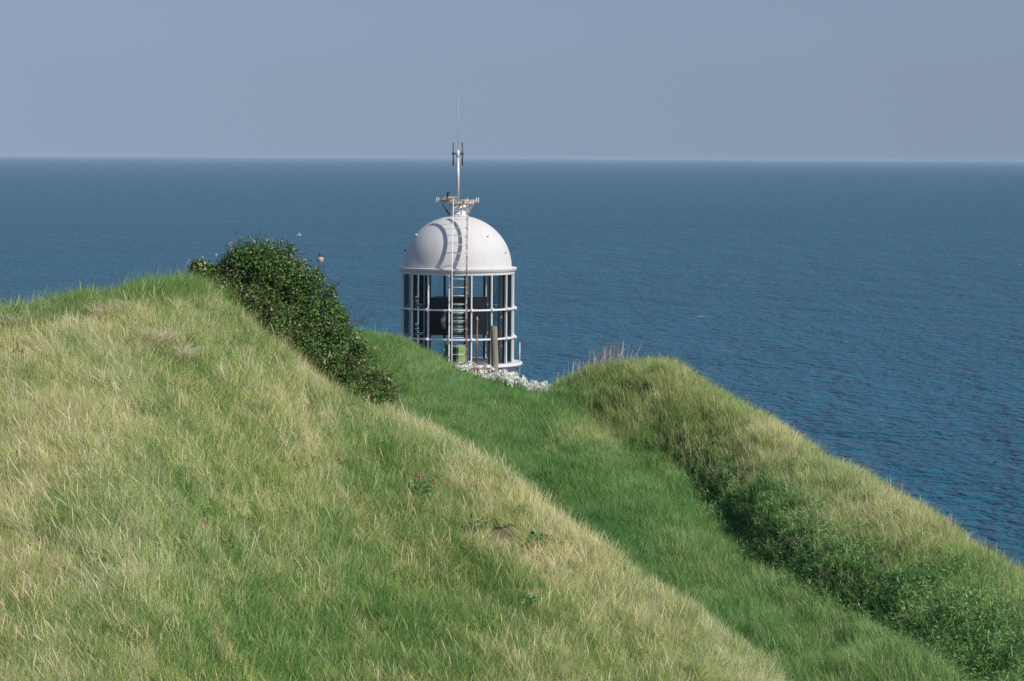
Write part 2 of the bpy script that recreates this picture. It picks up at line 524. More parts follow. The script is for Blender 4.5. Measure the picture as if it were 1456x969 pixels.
def leaves(P, Nn, length, width, g, jit=.6):
    """folded leaf of two quads at each point P facing roughly along Nn"""
    n = len(P)
    Nn = Nn + g.normal(0, jit, (n, 3)); Nn /= np.linalg.norm(Nn, axis=1, keepdims=True) + 1e-9
    t = np.cross(Nn, g.normal(0, 1, (n, 3))); t /= np.linalg.norm(t, axis=1, keepdims=True) + 1e-9
    s = np.cross(Nn, t)
    L_ = (length * (.6 + .8 * g.random(n)))[:, None]; W_ = (width * (.6 + .8 * g.random(n)))[:, None]
    a = P; m_ = P + t * L_ * .5; e = P + t * L_
    l_ = m_ - s * W_ * .5 + Nn * W_ * .18; r_ = m_ + s * W_ * .5 + Nn * W_ * .18
    V = np.stack([a, l_, m_ - Nn * 0, e, r_], 1).reshape(-1, 3)
    b = (np.arange(n) * 5)[:, None, None]
    q = np.array([[0, 2, 3, 1], [0, 4, 3, 2]])[None]
    return V, (b + q).reshape(-1, 4), g.random(n), 5


def proto(name, parts, mat):
    """parts: list of (V,Q,rnd,nv)"""
    Vs = []; Qs = []; rs = []; o = 0
    for V, q, r_, nv in parts:
        Vs.append(V); Qs.append(q + o); rs.append(np.repeat(r_, nv)); o += len(V)
    me = mesh_fast(name, np.concatenate(Vs), np.concatenate(Qs))
    a = me.attributes.new('rnd', 'FLOAT', 'POINT'); a.data.foreach_set('value', np.concatenate(rs).astype(np.float32))
    me.materials.append(mat)
    return me


def weed_tuft(seed, big=1.0):
    g = np.random.default_rng(seed); parts = []
    P = []; Nn = []
    for s in range(9):
        a = g.random() * 6.28; r0 = .12 * math.sqrt(g.random()); h = (.16 + .24 * g.random()) * big
        top = np.array([r0 * math.cos(a) + g.normal(0, .06), r0 * math.sin(a) + g.normal(0, .06), h])
        b0 = np.array([r0 * math.cos(a), r0 * math.sin(a), -.02])
        for k in range(9):
            t = .25 + .75 * k / 8
            P.append(b0 + (top - b0) * t); q = g.random() * 6.28
            Nn.append([.5 * math.cos(q), .5 * math.sin(q), 1.0])
    parts.append(leaves(np.array(P), np.array(Nn), .11 * big, .024 * big, g, .5))
    return parts


def coll(name, meshes):
    c = bpy.data.collections.new(name)
    for i, me in enumerate(meshes):
        c.objects.link(bpy.data.objects.new(me.name, me))
    return c


GRASS_N = 8
grass_c = coll('grass_tufts', [proto('tuft', [blades(105, .17, .09, .29, .0075, .55, .45, 50 + i), blades(10, .16, .24, .40, .005, .4, .3, 80 + i)], M['grass']) for i in range(GRASS_N)])
tall_c = coll('tall_tufts', [proto('tall_tuft', [blades(12, .18, .24, .50, .0046, .45, .35, 120 + i, 4), blades(4, .14, .34, .56, .0038, .3, .25, 140 + i, 6, True)], M['grass']) for i in range(4)])
weed_c = coll('weed_tufts', [proto('weed_tuft', weed_tuft(200 + i), M['weed']) for i in range(4)])


def rot_euler(n, tilt_x, tilt_y, jit, g):
    """random spin, then a tilt towards (tilt_x, tilt_y) in radians"""
    phi = g.random(n) * 2 * np.pi
    tx = tilt_x + g.normal(0, jit, n); ty = tilt_y + g.normal(0, jit, n)
    ang = np.hypot(tx, ty) + 1e-9
    ax, ay = -ty / ang, tx / ang
    c, s = np.cos(ang), np.sin(ang); C = 1 - c
    T = np.zeros((n, 3, 3))
    T[:, 0, 0] = c + ax * ax * C; T[:, 0, 1] = ax * ay * C; T[:, 0, 2] = ay * s
    T[:, 1, 0] = ax * ay * C; T[:, 1, 1] = c + ay * ay * C; T[:, 1, 2] = -ax * s
    T[:, 2, 0] = -ay * s; T[:, 2, 1] = ax * s; T[:, 2, 2] = c
    Z = np.zeros((n, 3, 3)); Z[:, 0, 0] = np.cos(phi); Z[:, 0, 1] = -np.sin(phi); Z[:, 1, 0] = np.sin(phi); Z[:, 1, 1] = np.cos(phi); Z[:, 2, 2] = 1
    Rm = T @ Z
    return np.stack([np.arctan2(Rm[:, 2, 1], Rm[:, 2, 2]), np.arcsin(np.clip(-Rm[:, 2, 0], -1, 1)), np.arctan2(Rm[:, 1, 0], Rm[:, 0, 0])], -1)


def scatter(name, P, rot, scl, attrs, coll_, label, cat):
    n = len(P)
    me = bpy.data.meshes.new(name)
    me.vertices.add(n); me.vertices.foreach_set('co', np.ascontiguousarray(P, np.float32).ravel())
    a = me.attributes.new('rot', 'FLOAT_VECTOR', 'POINT'); a.data.foreach_set('vector', np.ascontiguousarray(rot, np.float32).ravel())
    a = me.attributes.new('scl', 'FLOAT_VECTOR', 'POINT'); a.data.foreach_set('vector', np.ascontiguousarray(scl, np.float32).ravel())
    for k, v in attrs.items():
        a = me.attributes.new(k, 'FLOAT', 'POINT'); a.data.foreach_set('value', np.ascontiguousarray(v, np.float32))
    a = me.attributes.new('pick', 'INT', 'POINT'); a.data.foreach_set('value', rng.integers(0, len(coll_.objects), n).astype(np.int32))
    o = link(name, me)
    ng = bpy.data.node_groups.new(name + '_nodes', 'GeometryNodeTree')
    ng.interface.new_socket('Geometry', in_out='INPUT', socket_type='NodeSocketGeometry')
    ng.interface.new_socket('Geometry', in_out='OUTPUT', socket_type='NodeSocketGeometry')
    gi = ng.nodes.new('NodeGroupInput'); go = ng.nodes.new('NodeGroupOutput')
    ci = ng.nodes.new('GeometryNodeCollectionInfo'); ci.inputs['Collection'].default_value = coll_
    ci.inputs['Separate Children'].default_value = True; ci.inputs['Reset Children'].default_value = True
    ip = ng.nodes.new('GeometryNodeInstanceOnPoints'); ip.inputs['Pick Instance'].default_value = True
    def attr(nm, ty):
        q = ng.nodes.new('GeometryNodeInputNamedAttribute'); q.data_type = ty; q.inputs['Name'].default_value = nm
        return q.outputs['Attribute']
    mp = ng.nodes.new('GeometryNodeMeshToPoints')
    ng.links.new(gi.outputs[0], mp.inputs['Mesh']); ng.links.new(mp.outputs[0], ip.inputs['Points'])
    ng.links.new(ci.outputs[0], ip.inputs['Instance'])
    ng.links.new(attr('pick', 'INT'), ip.inputs['Instance Index'])
    ng.links.new(attr('rot', 'FLOAT_VECTOR'), ip.inputs['Rotation'])
    ng.links.new(attr('scl', 'FLOAT_VECTOR'), ip.inputs['Scale'])
    ng.links.new(ip.outputs[0], go.inputs[0])
    mod = o.modifiers.new('scatter', 'NODES'); mod.node_group = ng
    me.materials.append(coll_.objects[0].data.materials[0])
    return tag(o, label, cat, kind='stuff')


def sample(n, x0, x1, y0, y1):
    x = rng.uniform(x0, x1, n); y = rng.uniform(y0, y1, n)
    h0, s = height0(x, y)
    return x, y, height(x, y), s


def seg_px(P, px, py):
    P = np.array(P, float)
    return seg_dist(P, px, py)


# ---- near slope (straw and green mixed)
dens = 85
x, y, z, s = sample(int(dens * 35 * 31), -22, 13, 24, 55)
u = x / y
keep = (s > -.15) & (u > -.36) & (u < .26) & (y < np.interp(u, C1[0], C1[2]) + 1.6) & (z / y > -.25)
x, y, z = x[keep], y[keep], z[keep]
px, py = proj(x, y, z)
crest_d, _, _ = seg_px([(p, q) for p, q in [(520, 530), (640, 634), (720, 698), (800, 764), (900, 842), (1000, 905), (1100, 990)]], px, py)
big = fbm(x * .55, y * .30, 31, 4)
mid = fbm(x * 1.7 + .8 * y, y * .8, 41, 3)
dry = .385 + .60 * (big - .5) + .6 * (mid - .5) + rng.normal(0, .17, len(x))
dry += .30 * fbm(x * 1.1, y * 1.1, 33) * np.exp(-(crest_d / 50) ** 2) * (px > 560)
dry += .30 * (.4 + 1.2 * fbm(x * 1.4, y * 1.4, 37)) * np.exp(-((px - 130) / 190) ** 2 - ((py - 478) / 60) ** 2)
dry -= .26 * np.exp(-((px - 560) / 280) ** 2 - ((py - 900) / 90) ** 2)
dry += .12 * np.exp(-((px - 120) / 160) ** 2 - ((py - 760) / 200) ** 2)
top = np.interp(x / y, C1[0], C1[2]) - y
fringe = (top < 1.2) & (px < 330)
dry = np.where(fringe, dry * .2 + .02, dry)
cool = np.clip(.05 + 1.1 * (fbm(x * .8 + 9, y * .5, 61) - .5), 0, 1)
hgt = .62 + .5 * fbm(x * .9, y * .9, 71) + .55 * (fbm(x * 2.3, y * 2.3, 73, 2) - .3) + .15 * fringe
thin = fbm(x * 1.1, y * 1.1, 77)
for (bx, by, br) in ((692, 768, 32), (772, 796, 36), (748, 864, 20), (640, 680, 16)):
    q = np.exp(-((px - bx) / br) ** 2 - ((py - by) / (br * .55)) ** 2)
    thin = thin - .34 * q; dry = dry + .45 * q
sel = rng.random(len(x)) < sstep(.12, .34, thin)
x, y, z, dry, cool, hgt, px, py, fringe = (a[sel] for a in (x, y, z, dry, cool, hgt, px, py, fringe))
tx = np.where(fringe, .35, -.20 + .16 * sstep(100, 700, px) + .2 * (fbm(x * .6, y * .6, 81) - .5) + 1.1 * (fbm(x * 2.1, y * 2.1, 83, 2) - .5))
rot = rot_euler(len(x), tx, -.08 + .8 * (fbm(x * 2.1, y * 2.1, 87, 2) - .5), .16, rng)
scl = np.stack([np.ones(len(x)), np.ones(len(x)), hgt], -1) * (.85 + .3 * rng.random(len(x)))[:, None]
scatter('meadow_grass', np.stack([x, y, z], -1), rot, scl, {'dry': dry, 'cool': cool}, grass_c, 'mixed straw and green meadow grass covering the near slope', 'grass')

# ---- tall stalks on the near slope
k = rng.random(len(x)) < (1 - .75 * fringe) * .15 * (np.where(py > 600, 1.2, .8) + 1.1 * np.exp(-((px - 150) / 260) ** 2 - ((py - 840) / 150) ** 2)) * (.3 + 1.6 * fbm(x * .7, y * .7, 91))
xx, yy, zz = x[k], y[k], z[k]
tx = np.where(fringe[k], .4, -.40 + .36 * sstep(100, 750, px[k]) + .3 * (fbm(xx * .5, yy * .5, 95) - .5))
scl = (.75 + .4 * rng.random(len(xx)))[:, None] * np.ones(3)
scatter('tall_meadow_grass', np.stack([xx, yy, zz], -1), rot_euler(len(xx), tx, np.full(len(xx), -.1), .14, rng), scl,
        {'dry': np.clip(dry[k] + .20, 0, 1), 'cool': cool[k] * .3}, tall_c, 'long dry stalks of seeding grass rising from the near slope', 'grass')

# ---- far slopes
dens = 75
x, y, z, s = sample(int(dens * 33 * 44), -9, 24, 38, 82)
u = x / y
c1v = np.interp(u, C1[0], C1[1])
keep = (s < .3) & (u > -.10) & (u < .33) & (y < np.interp(u, C2[0], C2[2]) + 1.3) & (z / y > -.25) & (z / y > c1v - .02)
x, y, z = x[keep], y[keep], z[keep]
px, py = proj(x, y, z)
dd, sg, fr = seg_dist(DITCH, x, y)
d2, sg2, fr2 = seg_dist(DITCH2, x, y)
right = sstep(-.3, .3, dd * sg) * (fr > .01) + (fr <= .01) * sstep(760, 880, px)
big = fbm(x * .5, y * .28, 131, 4); mid = fbm(x * 1.5, y * .8, 141, 3)
dry = .18 + .45 * (big - .5) + .40 * (mid - .5) + rng.normal(0, .14, len(x))
dry += right * .14
ridge = np.interp(u if len(u) == len(x) else x / y, C2[0], C2[2]) - y
dry += .24 * np.exp(-((px - 1290) / 130) ** 2 - ((py - 725) / 55) ** 2) + .10 * np.exp(-(ridge / 2.0) ** 2) * (px > 960)
dry -= .16 * np.exp(-((px - 870) / 110) ** 2)
dry += .10 * np.exp(-((d2 - .9) / .7) ** 2) * (fr2 > .1)
weedy = np.exp(-((dd * sg - .1) / np.where(sg > 0, 0.28 + 1.6 * fr ** 1.6, .28)) ** 2) * sstep(.08, .35, fr)
dry -= .25 * weedy
cool = np.clip(.65 - .6 * right + .9 * (fbm(x * .7, y * .5, 161) - .5) + .2 * weedy, 0, 1)
hgt = (.75 + .5 * fbm(x * .8, y * .8, 171)) * (1 - .35 * weedy)
sel = (rng.random(len(x)) < sstep(-.15, .30, fbm(x * 1.1, y * 1.1, 177))) & (rng.random(len(x)) > .72 * weedy)
fx, fy, fz = x[sel], y[sel], z[sel]
tx = .10 + .16 * sstep(780, 1000, px[sel]) + .2 * (fbm(fx * .6, fy * .6, 181) - .5) + .6 * (fbm(fx * 1.8, fy * 1.8, 183, 2) - .5)
scl = np.stack([np.ones(len(fx)), np.ones(len(fx)), hgt[sel]], -1) * (1.05 + .45 * rng.random(len(fx)))[:, None]
scatter('lush_grass', np.stack([fx, fy, fz], -1), rot_euler(len(fx), tx, np.full(len(fx), -.05), .12, rng), scl,
        {'dry': dry[sel], 'cool': cool[sel]}, grass_c, 'lush green grass covering the gully and the farther slope', 'grass')
k = rng.random(len(fx)) < .10 * (.3 + 1.4 * right[sel])
scl = (.6 + .35 * rng.random(int(k.sum())))[:, None] * np.ones(3)
scatter('tall_lush_grass', np.stack([fx[k], fy[k], fz[k]], -1), rot_euler(int(k.sum()), tx[k] + .05, np.full(int(k.sum()), -.05), .14, rng), scl,
        {'dry': np.clip(dry[sel][k] + .15, 0, 1), 'cool': cool[sel][k] * .5}, tall_c, 'taller seeding grass standing out of the farther slope', 'grass')
# weeds along the ditch
k = rng.random(len(x)) < np.clip(1.3 * weedy * (.25 + 1.3 * fbm(x * .9, y * .9, 197)), 0, 1)
wx, wy, wz = x[k], y[k], z[k]
wd = .30 + .7 * (fbm(wx * 1.2, wy * 1.2, 191) - .5) + rng.normal(0, .08, len(wx))
scl = (.5 + .5 * rng.random(len(wx)))[:, None] * np.ones(3)
scatter('ditch_weeds', np.stack([wx, wy, wz], -1), rot_euler(len(wx), np.full(len(wx), .05), np.full(len(wx), -.1), .2, rng), scl,
        {'dry': wd, 'cool': np.full(len(wx), .18)}, weed_c, 'dark leafy weeds filling the ditch on the right', 'weeds')

# ------------------------------------------------------------------ lighthouse
PXM = 86.0 / F                       # metres per photo pixel at the lighthouse
lx, ly = LH.x, LH.y
def zrow(py): return at(650, py, 86.0).z
base_z = LH.z - 4.0
lh = thing('lighthouse', 'white domed lighthouse lantern with glazed sides, ladder and antenna mast beyond the grassy bank', 'lighthouse', (lx, ly, base_z))
def zr(py): return zrow(py) - base_z
Z_SILL, Z_CORN, Z_DOME = zr(514), zr(389), zr(380)
RG = 79.5 * PXM                      # glazing radius
MB().lathe([(RG + .06, -.3), (RG + .06, Z_SILL - .09)], 64).build('tower', M['wall'], lh, True)
gal = MB().lathe([(RG - .05, Z_SILL - .09), (92 * PXM, Z_SILL - .09), (93 * PXM, Z_SILL - .07), (93 * PXM, Z_SILL - .02), (92 * PXM, Z_SILL), (.0, Z_SILL)], 64).build('gallery', M['white'], lh)
sx = (739 - 650) * PXM
MB().tube([(sx, -.25, Z_SILL - .35), (sx, -.25, zr(486))], .018, 8).build('stanchion', M['steel'], gal, True)
# glazing
OFF = R(-7.2)
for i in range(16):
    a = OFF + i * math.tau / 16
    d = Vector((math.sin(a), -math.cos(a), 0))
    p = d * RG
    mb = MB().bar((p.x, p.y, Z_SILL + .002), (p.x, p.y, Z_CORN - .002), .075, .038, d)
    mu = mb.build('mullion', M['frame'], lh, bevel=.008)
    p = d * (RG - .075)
    MB().bar((p.x, p.y, Z_SILL + .002), (p.x, p.y, Z_CORN - .002), .055, .055, d).build('mullion_shade', M['black'], mu)  # black strip added to paint in the shade on the mullion's inner face
for py in (437.5, 478.5):
    zc = zr(py)
    mb = MB().lathe([(RG - .02, zc - .024), (RG + .052, zc - .024), (RG + .052, zc + .024), (RG - .02, zc + .024), (RG - .02, zc - .024)], 64)
    for i in range(16):
        a = OFF + i * math.tau / 16
        d = Vector((math.sin(a), -math.cos(a), 0)) * (RG + .075)
        mb.ball((d.x, d.y, zc), .052, 8, 6)
    mb.build('glazing_bar', M['frame'], lh)
for i in range(16):
    a0 = OFF + i * math.tau / 16 + .022; a1 = OFF + (i + 1) * math.tau / 16 - .022
    p = [Vector((math.sin(a), -math.cos(a), 0)) * (RG - .012) for a in (a0, a1)]
    V = []
    for za, zb in ((Z_SILL + .004, zr(478.5) - .036), (zr(478.5) + .036, zr(437.5) - .036), (zr(437.5) + .036, Z_CORN - .004)):
        V += [(p[0].x, p[0].y, za), (p[1].x, p[1].y, za), (p[1].x, p[1].y, zb), (p[0].x, p[0].y, zb)]
    MB().add(V, [(0, 1, 2, 3), (4, 5, 6, 7), (8, 9, 10, 11)]).build('glass_pane', M['glass'], lh)
# cornice: stepped moulding
MB().lathe([(RG - .09, Z_CORN), (81 * PXM, Z_CORN), (81.5 * PXM, zr(385.5)), (83 * PXM, zr(384.5)), (84.5 * PXM, zr(381.5)), (84.5 * PXM, zr(380)), (70 * PXM, zr(379.3))], 96).build('cornice', M['white'], lh)
RD = 77 * PXM
DH = 73 * PXM
prof = []
for j in range(25):
    t = math.pi / 2 * j / 24 * .955
    prof.append((RD * math.cos(t), zr(379.6) + DH * math.sin(t)))
dome = MB().lathe(prof, 96).build('dome', M['dome'], lh, True)
for a, e in ((-70, 38), (44, 37), (66, 17), (-88, 18)):
    a, e = R(a), R(e)
    d = Vector((math.sin(a) * math.cos(e), -math.cos(a) * math.cos(e), math.sin(e)))
    c = Vector((0, 0, zr(379.6)))
    MB().tube([c + Vector((d.x * RD, d.y * RD, d.z * DH)) * .985, c + Vector((d.x * RD, d.y * RD, d.z * DH)) * 1.045], .022, 6).build('lug', M['darksteel'] if a < R(-80) else M['white'], dome)
# neck and platform
neck = MB().lathe([(14 * PXM, zr(309)), (14.5 * PXM, zr(308)), (14.5 * PXM, zr(306)), (11.6 * PXM, zr(305.8)), (11.8 * PXM, zr(298)), (12.6 * PXM, zr(291)), (0, zr(290.6))], 32).build('vent_neck', M['white'], lh, True)
MB().lathe([(12.3 * PXM, zr(308.3)), (13.9 * PXM, zr(308.3)), (14.9 * PXM, zr(307.6)), (14.9 * PXM, zr(306.4)), (12.3 * PXM, zr(305.6))], 32).build('collar', M['rust'], neck, True)
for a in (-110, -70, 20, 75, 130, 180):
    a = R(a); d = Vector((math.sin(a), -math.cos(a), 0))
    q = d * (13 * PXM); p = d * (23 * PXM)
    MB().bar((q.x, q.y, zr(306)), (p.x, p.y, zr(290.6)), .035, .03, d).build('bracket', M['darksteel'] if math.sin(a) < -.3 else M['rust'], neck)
mb = MB()
zp = zr(288)
for r_, w_ in ((13.5, 2.4), (22.5, 2.4)):
    mb.lathe([(r_ * PXM - w_ * PXM / 2, zp - .03), (r_ * PXM + w_ * PXM / 2, zp - .03), (r_ * PXM + w_ * PXM / 2, zp + .025), (r_ * PXM - w_ * PXM / 2, zp + .025), (r_ * PXM - w_ * PXM / 2, zp - .03)], 32)
mb.lathe([(0, zp - .01), (5 * PXM, zp - .01), (5 * PXM, zp + .02), (0, zp + .02)], 16)
mb.bar((-22 * PXM, -6 * PXM, zp), (22 * PXM, -6 * PXM, zp), .05, .05, (0, 0, 1)).bar((-22 * PXM, 6 * PXM, zp), (22 * PXM, 6 * PXM, zp), .05, .05, (0, 0, 1))
plat = mb.build('platform', M['rust'], lh)
for (x0, y0, x1, y1) in ((-29, -.1, 29, .1), (-3, -24, -3, 24), (10, -24, 10, 24)):
    MB().bar((x0 * PXM, y0 * PXM, zp + .055), (x1 * PXM, y1 * PXM, zp + .055), .05, .05, (0, 0, 1)).build('beam', M['rust'], plat, bevel=.006)
for xx_ in (-28.5, 28):
    for o_ in (-1.4, 1.4):
        MB().bar(((xx_ + o_) * PXM, 0, zp - .0), ((xx_ + o_) * PXM, 0, zp + .15), .028, .028, (1, 0, 0)).build('post_clamp', M['frame'], plat)
# scattered boards on the platform (rusty plates)
for k_, (bx_, by_, rz_) in enumerate(((-17, -4, .3), (-11, 3, -.4), (-20, 5, .9), (-8, -9, .1))):
    c_, s_ = math.cos(rz_), math.sin(rz_)
    MB().bar((bx_ * PXM - .13 * c_, by_ * PXM - .13 * s_, zp + .10 + .02 * k_), (bx_ * PXM + .13 * c_, by_ * PXM + .13 * s_, zp + .085 + .022 * k_), .03, .13, (0, 0, 1)).build('deck_plate', M['rust'], plat)
# mast
mast = MB().tube([(0, 0, zp), (0, 0, zr(222.5))], 2.2 * PXM, 12).build('mast', M['steel'], lh, True)
MB().lathe([(2.2 * PXM, zr(224)), (2.6 * PXM, zr(223)), (3.6 * PXM, zr(220)), (2.8 * PXM, zr(217)), (1.2 * PXM, zr(213.5)), (0, zr(213))], 14).build('mast_head', M['white'], mast, True)
MB().tube([(0, 0, zr(214)), (.0, 0, zr(170)), (.3 * PXM, 0, zr(138))], [.008, .006, .0035], 6).build('whip_antenna', M['steel'], mast, True)
for xd in (-6.6, 6.2):
    ar = MB().tube([(0, -.02, zr(218.5)), (xd * PXM, -.05, zr(218.5))], .022, 8)
    ar.ball((xd * PXM, -.05, zr(218.5)), 2.3 * PXM, 10, 7)
    ar.tube([(xd * PXM, -.05, zr(236)), (xd * PXM, -.05, zr(203))], .021, 8)
    ar.build('dipole_antenna', M['darksteel'], mast, True)
# ladder
lad = link('ladder', None, parent=lh)
YL = -(84.5 * PXM + .40)
xl, xr = (644.6 - 650) * PXM, (664.5 - 650) * PXM
topy = -.86; zt = zr(284)
zk = zr(384)
zmid = zr(312); ymid = -.86
def lad_pt(t):
    """point on the ladder line: vertical past the glazing, then leaning over the dome"""
    zz_ = Z_SILL - .5 + t
    if zz_ <= zk: return YL, zz_
    f_ = (zz_ - zk) / (zt - zk)
    return YL + (topy - YL) * f_, zz_
MB().bar((xl, YL, Z_SILL - .5), (xl, YL, zk), .028, .085, (1, 0, 0)).bar((xl, YL, zk), (xl, topy, zt), .022, .085, (1, 0, 0)).build('rail', M['frame'], lad)
MB().bar((xr, YL, Z_SILL - .5), (xr, YL, zk), .05, .085, (1, 0, 0)).bar((xr, YL, zk), (xr, topy, zt + .05), .045, .085, (1, 0, 0)).build('rail', M['rail'], lad)['label'] = 'rust-streaked right ladder rail'
rm = MB().tube([(xl + .018, 0, 0), (xr - .026, 0, 0)], .0095, 8)
me_r = mesh_np('rung', rm.v, rm.f, True); me_r.materials.append(M['frame'])
t = .12
while True:
    yy_, zz_ = lad_pt(t)
    if zz_ > zt - .1: break
    link('rung', me_r, parent=lad, loc=(0, yy_, zz_)); t += .243
for zz_, rr in ((Z_CORN - .25, RG), (zr(478.5), RG), (zr(437.5) - .3, RG)):
    for xq in (xl, xr):
        yq = -math.sqrt(RG * RG - xq * xq)
        MB().bar((xq, yq + .0, zz_), (xq, YL + .04, zz_), .03, .02, (0, 0, 1)).build('ladder_bracket', M['frame'], lad)
# inside the lantern
MB().lathe([(3.0 * PXM, Z_SILL + .001), (3.0 * PXM, Z_CORN + .02)], 16, ((712.5 - 650) * PXM, .35, 0)).build('inner_column', M['white'], lh, True)
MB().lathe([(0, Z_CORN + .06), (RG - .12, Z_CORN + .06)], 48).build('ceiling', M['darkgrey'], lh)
zb0, zb1 = zr(477), zr(424)
x0, x1, x2 = (609 - 650) * PXM, (662 - 650) * PXM, (692 - 650) * PXM
housing = MB().add([(x0, -.1, zb0), (x1, .05, zb0), (x2, .75, zb0), (x0 + .2, 1.05, zb0), (x0, -.1, zb1), (x1, .05, zb1), (x2, .75, zb1), (x0 + .2, 1.05, zb1)],
         [(3, 2, 1, 0), (4, 5, 6, 7), (0, 1, 5, 4), (2, 3, 7, 6), (3, 0, 4, 7)])
housing = housing.build('lamp_screen', M['black'], lh)
MB().bar((x1 + .016, .058, (zb0 + zb1) / 2), (x2 - .01, .742, (zb0 + zb1) / 2), zb1 - zb0, .03, (0, 0, 1)).build('side_sheet', M['darkgrey'], housing)
lens = MB()
for j in range(7):
    zc = zr(470) + j * (zr(432) - zr(470)) / 6
    lens.lathe([(.15, zc - .045), (.20, zc), (.15, zc + .045)], 24, ((650 - 650) * PXM, -.42, 0))
lens = lens.build('lens', M['lens'], lh, True)
MB().lathe([(.05, Z_SILL), (.05, zr(473)), (.17, zr(472)), (.17, zr(471))], 20, (-.16, -.30, 0)).build('lens_stand', M['darkgrey'], lh, True)
lamp = MB().tube([((632 - 650) * PXM, -.55, zr(466)), ((630.5 - 650) * PXM, -.58, zr(456)), ((633 - 650) * PXM, -.55, zr(443))], [.05, .075, .045], 10)
lamp.build('lamp', M['lens'], lh, True)
MB().tube([((631.5 - 650) * PXM, -.6, Z_SILL), ((631.5 - 650) * PXM, -.6, zr(481))], .025, 8).build('lamp_stand', M['white'], lh, True)
# green cabinet in the lantern
gc = thing('cabinet', 'two-tone green cabinet on the lantern room floor behind the ladder', 'cabinet', (lx, ly, base_z + Z_SILL))
hz = zr(489.5) - Z_SILL
MB().box(((640.5 - 650) * PXM, -.3, hz / 2 + .002), (16 * PXM, .3, hz)).build('side_panel', M['green'], gc, bevel=.01)
mb = MB()
ca, sa = math.cos(R(42)), math.sin(R(42))
for i in range(2):
    for j in range(3):
        u_ = .07 + .145 * i
        cx_, cy_ = (651.5 - 650) * PXM + u_ * ca, -.62 + u_ * sa
        mb.bar((cx_, cy_, hz * j / 3 + .008), (cx_, cy_, hz * (j + 1) / 3 - .004), .135, .03, (ca, sa, 0))
mb.build('door', M['lime'], gc, bevel=.004)
MB().box(((656 - 650) * PXM, -.3, hz / 2 + .002), (15 * PXM - .004, .26, hz)).build('body', M['white'], gc)

# a small dark bird on the platform
bd = thing('bird', 'small black bird perched on the rusty platform left of the mast', 'bird', (lx - 14 * PXM, ly - .1, base_z + zp + .14))
mb = MB().ball((0, 0, .075), .05, 10, 7, (.85, .9, 1.35)).ball((.01, -.015, .155), .032, 10, 7).tube([(.03, -.02, .155), (.07, -.03, .15)], [.012, .002], 6)
mb.tube([(-.015, .02, .04), (-.05, .04, -.05)], [.03, .012], 6)
mb.tube([(.012, 0, .03), (.012, 0, -.03)], .006, 5).tube([(-.02, 0, .03), (-.02, 0, -.03)], .006, 5)
mb.build('body', M['black'], bd, True)

# ------------------------------------------------------------------ post, stick
p = at(702, 545, 77.0); p.z = gz(p.x, p.y)
hp = at(702, 464, 77.0).z - p.z
pst = MB()
prof = [(.105, -.3), (.10, .1), (.094, hp * .5), (.092, hp - .05), (.08, hp - .01), (.0, hp)]
pst.lathe(prof, 14)
for i, v in enumerate(pst.v):
    a = math.atan2(v[1], v[0]); q = 1 + .06 * math.sin(3 * a + 1) + .05 * math.sin(5 * a + v[2] * 2)
    pst.v[i] = (v[0] * q + .02 * math.sin(v[2] * 2), v[1] * q, v[2])
wp = pst.build('wooden_post', M['wood'], None, True, p)
tag(wp, 'stout weathered round wooden post on the grassy lip before the lantern', 'post')
mossy = painted('moss', (.10, .12, .03), (.20, .20, .06), .95, 20)
MB().ball((.02 * math.sin(hp * 2), 0, hp - .015), .088, 12, 6, (1, 1, .4)).build('moss_cap', mossy, wp, True)
p = at(677.5, 540, 77.4); p.z = gz(p.x, p.y)
hs = at(678.5, 450, 77.4).z - p.z
st = MB().tube([(0, 0, -.2), (0, 0, hs * .5), (.012, 0, hs - .12), (.014, 0, hs - .1), (.014, 0, hs)], [.022, .022, .02, .034, .004], 8).build('marker_stick', M['orange'], None, True, p)
tag(st, 'thin orange stick with a pointed tip standing left of the wooden post', 'stick')

# ------------------------------------------------------------------ bush
def ellip_pts(els, n, g, shell=.35):
    P = []; Nn = []
    vol = np.array([e[1][0] * e[1][1] * e[1][2] for e in els]) ** .75; vol /= vol.sum()
    which = g.choice(len(els), n, p=vol)
    d = g.normal(0, 1, (n, 3)); d /= np.linalg.norm(d, axis=1, keepdims=True)
    rad = 1 - shell * g.random(n) ** 1.5 + .14 * g.normal(0, 1, n)
    c = np.array([e[0] for e in els])[which]; r_ = np.array([e[1] for e in els])[which]
    return c + d * r_ * rad[:, None], d


def leaf_obj(name, parts, mat, parent):
    o = link(name, proto(name, parts, mat), None, parent); return o


